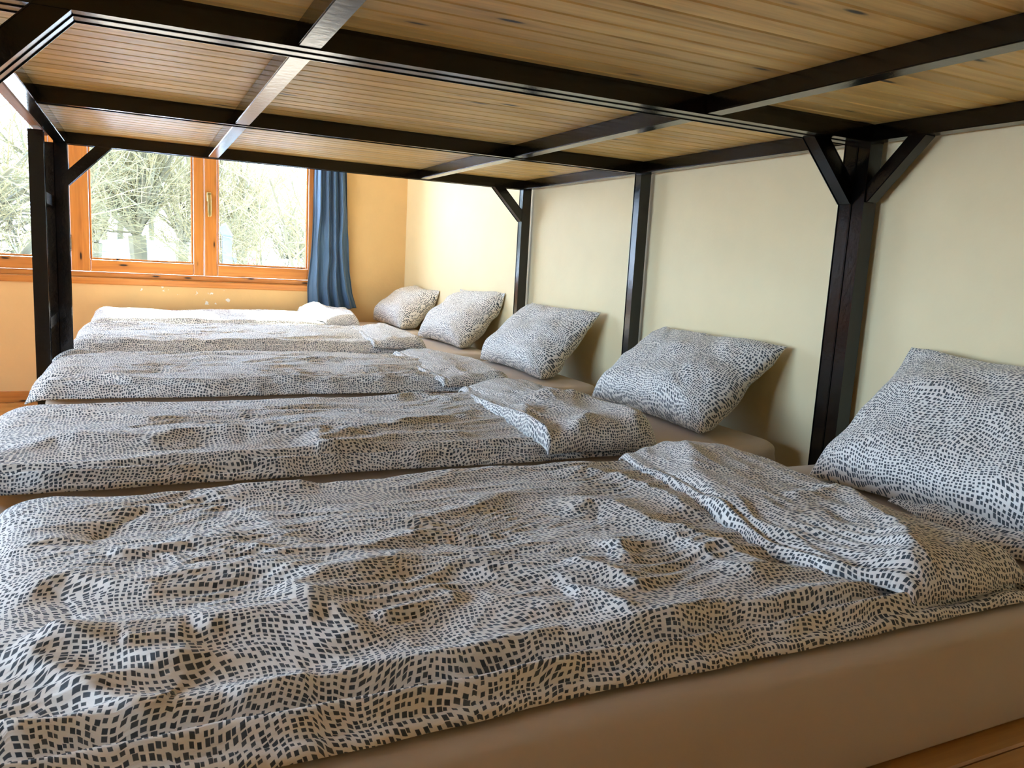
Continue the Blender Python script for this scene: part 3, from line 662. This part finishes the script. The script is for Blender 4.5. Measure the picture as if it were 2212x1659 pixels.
flap(d4, [(1.60, 0.88), (1.85, 0.885), (2.2, 0.92), (2.42, 0.965)], [(1.60, 1.19), (1.7, 1.24), (2.0, 1.285), (2.42, 1.24)], 1.60, 2.44, 0.036, 0.030, 211, 0.0055, CREASES['f4'])
d3 = duvet(-0.31, 1.24, 2.60, 3.36, 0.045, 121, 0.0075, CREASES['d3'], 'middle duvet of the five, grey specked print, level with the far bunk post', wr=1.35)
flap(d3, [(2.5, 0.97), (2.75, 0.955), (3.4, 1.02)], [(2.5, 1.24), (3.0, 1.29), (3.4, 1.2)], 2.56, 3.38, 0.036, 0.026, 221, 0.007, [])
d2 = duvet(-0.28, 1.25, 3.70, 4.52, 0.050, 131, 0.009, CREASES['d2'], 'fourth duvet from the front, grey specked print, beside the ladder post', wr=1.4)
flap(d2, [(3.5, 1.0), (4.0, 1.04), (4.6, 1.12)], [(3.5, 1.28), (4.6, 1.36)], 3.68, 4.50, 0.042, 0.028, 231, 0.009, [])
d1 = duvet(-0.26, 1.22, 4.72, 5.50, 0.055, 141, 0.010, [], 'farthest duvet, sunlit stripe across it, lying under the window', wr=1.3)
flap(d1, [(4.7, 1.02), (5.0, 0.98), (5.5, 0.97)], [(4.7, 1.22), (5.5, 1.34)], 4.74, 5.50, 0.055, 0.040, 241, 0.010, [], peak=(1.05, 5.42, 0.035))

# ---------------------------------------------------------------- pillows
def pillow(cy, half, base_x, lean, seed, label, hgt=0.42, yawd=0.0, T_=0.094, zb=0.0, top_x=None, roll=0.0, res=0.007, sag=1.0):
    """pillow leaning on the head wall; local a = along wall (world y), b = up the slope, c = front normal"""
    nz, n2 = make_noise(seed), make_noise(seed+1)
    na, nb = int(2*half/res), int(hgt/res)
    a = np.sin(np.linspace(-np.pi/2, np.pi/2, na))*0.5+np.linspace(-1, 1, na)*0.5
    b = np.sin(np.linspace(-np.pi/2, np.pi/2, nb))*0.5+np.linspace(-1, 1, nb)*0.5
    A, B = np.meshgrid(a, b, indexing='ij')
    shells = []
    hb = hgt/2
    for s_ in (1, -1):
        prof = np.clip((1-np.abs(A)**3.6)*(1-np.abs(B)**3.0), 0, 1)**0.56
        # belly sinks towards the bottom
        th = T_*prof*(1-0.30*B*sag)
        x = A*half*(1-0.07*(1-B*B)*(np.abs(A)**3)); y = B*hb*(1-0.10*(1-A*A)*np.abs(B)**3)+0.008*n2(A*1.6+3, B*0+8)*np.clip(B, 0, 1)
        ca = np.clip(np.abs(A), 0, 1); r = np.hypot(1-np.abs(A), 1-np.abs(B)); ang = np.arctan2(1-np.abs(B), 1-np.abs(A)+1e-6)
        wr_ = 0.006*nz(ang*6+np.sign(A)*7, r*3+np.sign(B)*5)*np.clip(1-r, 0, 1)+0.012*n2(A*1.7, B*1.9+3)+0.004*n2(A*5+B*3, B*2-A*2)
        edgew = np.clip(prof*3, 0, 1)
        c = s_*(th+wr_*edgew)
        shells.append(np.stack([x, y, c], -1))
    # lean frame
    lean = math.radians(lean)
    bdir = np.array([math.cos(lean), 0, math.sin(lean)]); adir = np.array([0, -1.0, 0]); cdir = np.cross(adir, bdir)   # faces up and away from wall
    if cdir[0] > 0: cdir = -cdir
    ry = math.radians(yawd); Rz = np.array([[math.cos(ry), -math.sin(ry), 0], [math.sin(ry), math.cos(ry), 0], [0, 0, 1]])
    rl = math.radians(roll); adir2 = adir*math.cos(rl)+bdir*math.sin(rl); bdir2 = -adir*math.sin(rl)+bdir*math.cos(rl)
    Ms = np.stack([adir2, bdir2, cdir]); Ms = Ms@Rz.T
    pts = [S.reshape(-1, 3)@Ms for S in shells]
    # soft contact with the mattress: squash what would sink in
    allp = np.concatenate(pts); off = np.array([base_x, cy, MT+0.012-allp[:, 2].min()-0.030+zb])
    maxx = (allp[:, 0]).max()
    ctr = np.array([base_x-allp[:, 0].min(), cy, off[2]])
    uvs = np.stack([A*half, B*hb], -1)
    me = None; verts = []
    bm = bmesh.new(); uvl = bm.loops.layers.uv.new('UVMap')
    for k, p in enumerate(pts):
        p = p+ctr; low = MT+0.012; 
        d = low-p[:, 2]; sq = np.where(d > -0.03, low+0.0*d+np.maximum(0, (0.03-d)**2/0.12), p[:, 2]); sq = np.where(d > 0.03, low, sq)
        p[:, 2] = np.where(d > -0.03, np.minimum(np.maximum(sq, low), np.maximum(p[:, 2], low)), p[:, 2])
        lim = XW-0.006; p[:, 0] = np.where(p[:, 0] > lim-0.02, lim-0.02*np.exp(-(p[:, 0]-lim+0.02)/0.02), p[:, 0])
        limy = YW-0.03; p[:, 1] = np.where(p[:, 1] > limy-0.02, limy-0.02*np.exp(-(p[:, 1]-limy+0.02)/0.02), p[:, 1])
        g = p.reshape(na, nb, 3); tmp = grid_mesh('tmp', g, uvs+k*1.37, flip=(k == 1)); bm.from_mesh(tmp); bpy.data.meshes.remove(tmp)
    bmesh.ops.remove_doubles(bm, verts=bm.verts, dist=0.0004)
    bmesh.ops.recalc_face_normals(bm, faces=bm.faces)
    me = bpy.data.meshes.new('pillow'); bm.to_mesh(me); bm.free()
    for p in me.polygons: p.use_smooth = True
    o = link('pillow', me, M['print'])
    return tag(o, label, 'pillow', 'printed pillows leaning on the head wall')
p5 = pillow(0.985, 0.355, 1.42, 46, 301, 'nearest pillow, large at the right edge of the photo, grey specked case', hgt=0.44)
pillow(2.07, 0.31, 1.44, 41, 311, 'second pillow from the front, slumped between two black posts', hgt=0.39)
pillow(3.13, 0.32, 1.45, 47, 321, 'middle pillow of the five, upright, beyond the slim single post', hgt=0.39)
pillow(4.18, 0.33, 1.49, 45, 331, 'fourth pillow from the front, beside the post at the bunk end', roll=2)
pillow(5.22, 0.33, 1.50, 40, 341, 'farthest pillow, small and rounded, in the corner beside the curtain', T_=0.10, hgt=0.385)

def flange():
    ni, nj = 60, 110; nz = make_noise(401)
    Uu, Vv = np.meshgrid(np.linspace(0, 1, ni), np.linspace(0, 1, nj), indexing='ij')
    Y = 1.12-0.47*Vv; w = 0.02+0.075*np.clip(Vv*1.6, 0, 1)**0.8+0.01*nz(Vv*6, Vv*0)
    X = 1.475-w*Uu
    Zz = MT+0.012+0.020*edge(Vv, .1)*edge((1-Uu)*w, 0.02)*(1+0.4*nz(X*20, Y*5))+0.010*(1-2*np.abs(nz(X*26+Y*6, Y*8)))*edge((1-Uu)*w, 0.02)
    Zz += 0.035*(1-Uu)**2*Vv
    P = np.stack([X, Y, np.maximum(Zz, MT+0.009)], -1)
    o = link('pillowcase_flange', grid_mesh('pillowcase_flange', P, uv_from(P)), M['print'], p5)
    md = o.modifiers.new('thickness', 'SOLIDIFY'); md.thickness = 0.003; md.offset = -1
flange()
# ---------------------------------------------------------------- curtain
def curtain():
    nu, nv = 150, 150
    u = np.linspace(0, 1, nu); v = np.linspace(0, 1, nv); Uu, Vv = np.meshgrid(u, v, indexing='ij')   # v 0 = top
    z = 2.20-(2.20-0.645)*Vv
    t = (z-0.645)/(2.20-0.645)
    zz = 1.03+0.0
    lx_ = np.interp(z[0], [0.645, 0.80, 1.0, 1.3, 1.6, 2.2], [1.075, 1.068, 1.085, 1.100, 1.105, 1.105])[None, :]
    rx_ = np.interp(z[0], [0.645, 0.75, 0.9, 1.2, 1.6, 2.2], [1.425, 1.39, 1.365, 1.345, 1.325, 1.30])[None, :]
    n = make_noise(77)
    ph = Uu+0.03*n(z*1.4, Uu*2)+0.05*np.exp(-((z-1.08)/0.16)**2)*np.sin(3*np.pi*Uu)
    w = 0.024*np.sin(2*np.pi*4.3*ph+0.6)+0.010*np.sin(2*np.pi*9.1*ph+z*1.2)
    w = w*(1.0-0.35*np.exp(-((z-1.1)/0.10)**2))+0.016*np.exp(-((z-1.06)/0.10)**2-((Uu-0.5)/0.13)**2)-0.02*np.exp(-((z-0.98)/0.05)**2-((Uu-0.45)/0.08)**2)
    w += 0.004*n(Uu*9+z*2, z*7)
    X = lx_+(rx_-lx_)*Uu; Y = YW-0.075+w+0.02*(1-t)
    Zz = z.copy(); Zz[:, -1] += 0; Zz += (0.012*np.sin(2*np.pi*1.3*Uu)-0.012*Uu)*(1-t)**6
    P = np.stack([X, Y, Zz], -1)
    me = grid_mesh('curtain', P, uv_from(P))
    o = link('curtain', me, M['curtain']); md = o.modifiers.new('thickness', 'SOLIDIFY'); md.thickness = 0.0025; md.offset = 0
    return tag(o, 'blue cloth curtain hanging in folds at the right side of the window', 'curtain')
curtain()

# ---------------------------------------------------------------- outdoors: snow, trees, sheds
GZ = EYE-1.75
gm = bmesh.new(); bmesh.ops.create_grid(gm, x_segments=100, y_segments=100, size=100.0, matrix=Matrix.Translation((0, 50, GZ)))
gn = make_noise(5)
def gh(x, y):
    t = min(1.0, max(0.0, (y-24.5)/9.0)); t = t*t*(3-2*t)
    return GZ+(float(gn(x*0.08, y*0.08))*0.12+1.33*t if y > 9 else 0.0)
for v in gm.verts: v.co.z = gh(v.co.x, v.co.y)
g = link('snowy_ground', finish(gm, 'snowy_ground', True), M['snow']); tag(g, 'flat snow-covered ground outside the window', 'snow', kind='stuff')

def tree_mesh(kind, seed):
    rnd = random.Random(seed); V, Fc, mi = [], [], []
    def tube(p, q, r0, r1, k, m):
        d = (q-p); 
        if d.length < 1e-5: return
        d = d.normalized(); a = d.orthogonal().normalized(); b = d.cross(a); i0 = len(V)
        for c, r in ((p, r0), (q, r1)):
            for j in range(k):
                t = 2*math.pi*j/k; V.append(c+a*(math.cos(t)*r)+b*(math.sin(t)*r))
        for j in range(k): Fc.append((i0+j, i0+(j+1) % k, i0+k+(j+1) % k, i0+k+j)); mi.append(m)
    def grow(p, d, L, r, depth, up):
        n = max(2, int(L/0.35)); q = p
        for i in range(n):
            d = (d+Vector((rnd.gauss(0, .12), rnd.gauss(0, .12), rnd.gauss(0, .08)+up))).normalized()
            q2 = q+d*(L/n); r0 = r*(1-0.75*i/n); r1 = r*(1-0.75*(i+1)/n)
            tube(q, q2, r0, r1, 5 if r0 > .03 else 3, 0 if r0 > .018 else 1)
            if depth > 0:
                for _ in range(2 if depth > 1 else rnd.choice((1, 2, 2))):
                    if i == 0 and depth > 2: continue
                    side = Vector((rnd.gauss(0, 1), rnd.gauss(0, 1), rnd.gauss(0, .5))).normalized()
                    nd = (d*0.75+side*(0.55 if kind == 'pollard' else 0.85)).normalized()
                    grow(q+(q2-q)*rnd.random(), nd, L*rnd.uniform(.38, .62), max(0.006, r1*0.5), depth-1, up*1.1)
            q = q2
    O = Vector((0, 0, 0))
    if kind == 'pollard':
        h = 1.7; tube(O, Vector((0.02, 0, h*0.5)), .16, .13, 8, 0); tube(Vector((0.02, 0, h*0.5)), Vector((-.03, 0, h)), .13, .15, 8, 0)
        for i in range(15):
            a = rnd.uniform(0, 6.28); t = rnd.uniform(.15, .95)
            grow(Vector((-.03, 0, h-.05*rnd.random())), Vector((math.cos(a)*t, math.sin(a)*t, 1.0)).normalized(), rnd.uniform(2.2, 3.4), .05, 2, 0.08)
    elif kind == 'spreading':
        h = 1.2; tube(O, Vector((0.05, 0, h)), .15, .12, 8, 0)
        for i in range(8):
            a = rnd.uniform(0, 6.28)
            grow(Vector((0.05, 0, h-.05)), Vector((math.cos(a), math.sin(a), rnd.uniform(.5, 1.2))).normalized(), rnd.uniform(2.6, 3.8), .075, 3 if i < 5 else 2, 0.02)
    elif kind == 'slender':
        h = .6; tube(O, Vector((0, 0, h)), .05, .045, 6, 0)
        for i in range(4):
            a = rnd.uniform(0, 6.28)
            grow(Vector((0, 0, h-.03)), Vector((math.cos(a)*.35, math.sin(a)*.35, 1)).normalized(), rnd.uniform(2.8, 3.8), .035, 2, 0.03)
    else:
        for i in range(26):
            a = rnd.uniform(0, 6.28); rr = rnd.uniform(0, .5)
            grow(Vector((math.cos(a)*rr, math.sin(a)*rr, 0)), Vector((math.cos(a)*.5, math.sin(a)*.5, 1)).normalized(), rnd.uniform(1.8, 3.4), .03, 2, 0.0)
    me = bpy.data.meshes.new(kind+'_tree'); me.from_pydata([tuple(v) for v in V], [], Fc)
    me.materials.append(M['bark']); me.materials.append(M['twig']); me.polygons.foreach_set('material_index', mi)
    return me
TM = {k: tree_mesh(k, sd_) for k, sd_ in (('pollard', 3), ('spreading', 8), ('slender', 5), ('shrub', 11))}
def tree(kind, slope, dist, sc, rot, label, group=None, nm='bare_tree', cat='tree'):
    o = bpy.data.objects.new(nm, TM[kind]); COL.objects.link(o)
    o.location = (slope*dist, dist, gh(slope*dist, dist)-0.05); o.scale = (sc,)*3; o.rotation_euler = (0, 0, rot)
    return tag(o, label, cat, group)
tree('pollard', 0.000, 17, 1.15, 0.3, 'big pollard tree with upright shoots in the middle of the left pane')
tree('pollard', -0.045, 21, 1.05, 2.1, 'pollard tree at the left edge of the left pane, behind the biggest one')
tree('pollard', 0.045, 23, 1.1, 4.0, 'pollard tree at the right edge of the left pane, near the house roof')
tree('spreading', -0.135, 14, 0.9, 1.0, 'spreading bare tree with long arching branches, left of the ladder post')
tree('spreading', -0.20, 15, 1.1, 3.0, 'bare branching tree at the far left edge of the photo')
tree('shrub', 0.145, 17, 1.0, 0.4, 'dense tan bush in the middle of the right pane', nm='bare_bush', cat='bush')
tree('pollard', 0.112, 24, 1.0, 5.2, 'pale bare tree behind the slanted post in the right pane')
tree('slender', 0.186, 12, 1.05, 2.4, 'thin dark young tree close to the right edge of the right pane')
rn = random.Random(4)
for i in range(18):
    s_ = -0.25+0.5*i/17+rn.uniform(-.01, .01); d = rn.uniform(34, 46)
    tree(rn.choice(('shrub', 'pollard', 'pollard')), s_, d, rn.uniform(0.75, 1.1), rn.uniform(0, 6.28), 'pale bare tree in the thicket beyond the snowy yard', 'trees in the far thicket')

def shed(name, x, y, w, d, h, rh, label, wall, roof_mat, door=None):
    GZ = gh(x, y)-0.03; s_ = tag(empty(name, (x, y, GZ)), label, 'building')
    box('wall', x-w/2, x+w/2, y, y+d, GZ, GZ+h, wall, s_)
    bm = bmesh.new(); o = 0.25; p = [(-w/2-o, h), (w/2+o, h), (0, h+rh)]
    f = [bm.verts.new((x+a, y-o, GZ+b)) for a, b in p]; bk = [bm.verts.new((x+a, y+d+o, GZ+b)) for a, b in p]
    bm.faces.new(f); bm.faces.new(bk[::-1])
    for i in range(3): bm.faces.new((f[i], bk[i], bk[(i+1) % 3], f[(i+1) % 3]))
    link('roof', finish(bm, 'roof'), roof_mat, s_)
    if door: 
        for (a0, a1, z0, z1, m) in door: box('door' if m is M['bluegrey'] else 'door_panel', x+a0, x+a1, y-0.05, y-0.003, GZ+z0, GZ+z1, m, s_)
    return s_
shed('low_shed', 0.0, 33, 3.6, 3, 0.32, 0.22, 'long low shed under thick snow behind the pollard trees', M['shed'], M['snow'])
shed('house', 2.35, 34, 1.7, 3, 0.55, 0.45, 'small house with a snowy gable roof right of the pollard trees', M['shed'], M['snow'])
shed('tool_shed', 2.72, 25, 1.15, 1.2, 1.68, 0.10, 'small shed with blue-grey door and red panel beside the slanted post', M['shed'], M['roof'], [(-0.5, 0.12, 0.3, 1.5, M['bluegrey']), (0.16, 0.5, 0.5, 1.45, M['red'])])
# slanted-top post close outside
ps = tag(empty('garden_post', (1.30, 14.0, GZ)), 'thick pale post with a bent snowy top outside the right pane', 'post')
bm = bmesh.new(); bar_mesh(bm, (1.32, 14, GZ), (1.32, 14, EYE+.16), .11, b=.015); bar_mesh(bm, (1.345, 14, EYE+.14), (1.24, 14, EYE+.33), .10, b=.015)
link('shaft', finish(bm, 'shaft'), M['greypost'], ps)
bm = bmesh.new(); bar_mesh(bm, (1.375, 14, EYE+.19), (1.27, 14, EYE+.37), .05, b=.015); link('snow_cap', finish(bm, 'snow_cap', True), M['snow'], ps)
sg = tag(empty('small_sign', (1.50, 28, GZ)), 'tiny yellow sign low in the right corner of the left pane', 'sign')
bar('pole', (1.5, 28, GZ), (1.5, 28, EYE-.75), .04, M['greypost'], sg); box('plate', 1.38, 1.62, 27.96, 27.98, EYE-.76, EYE-.60, M['yellow'], sg)
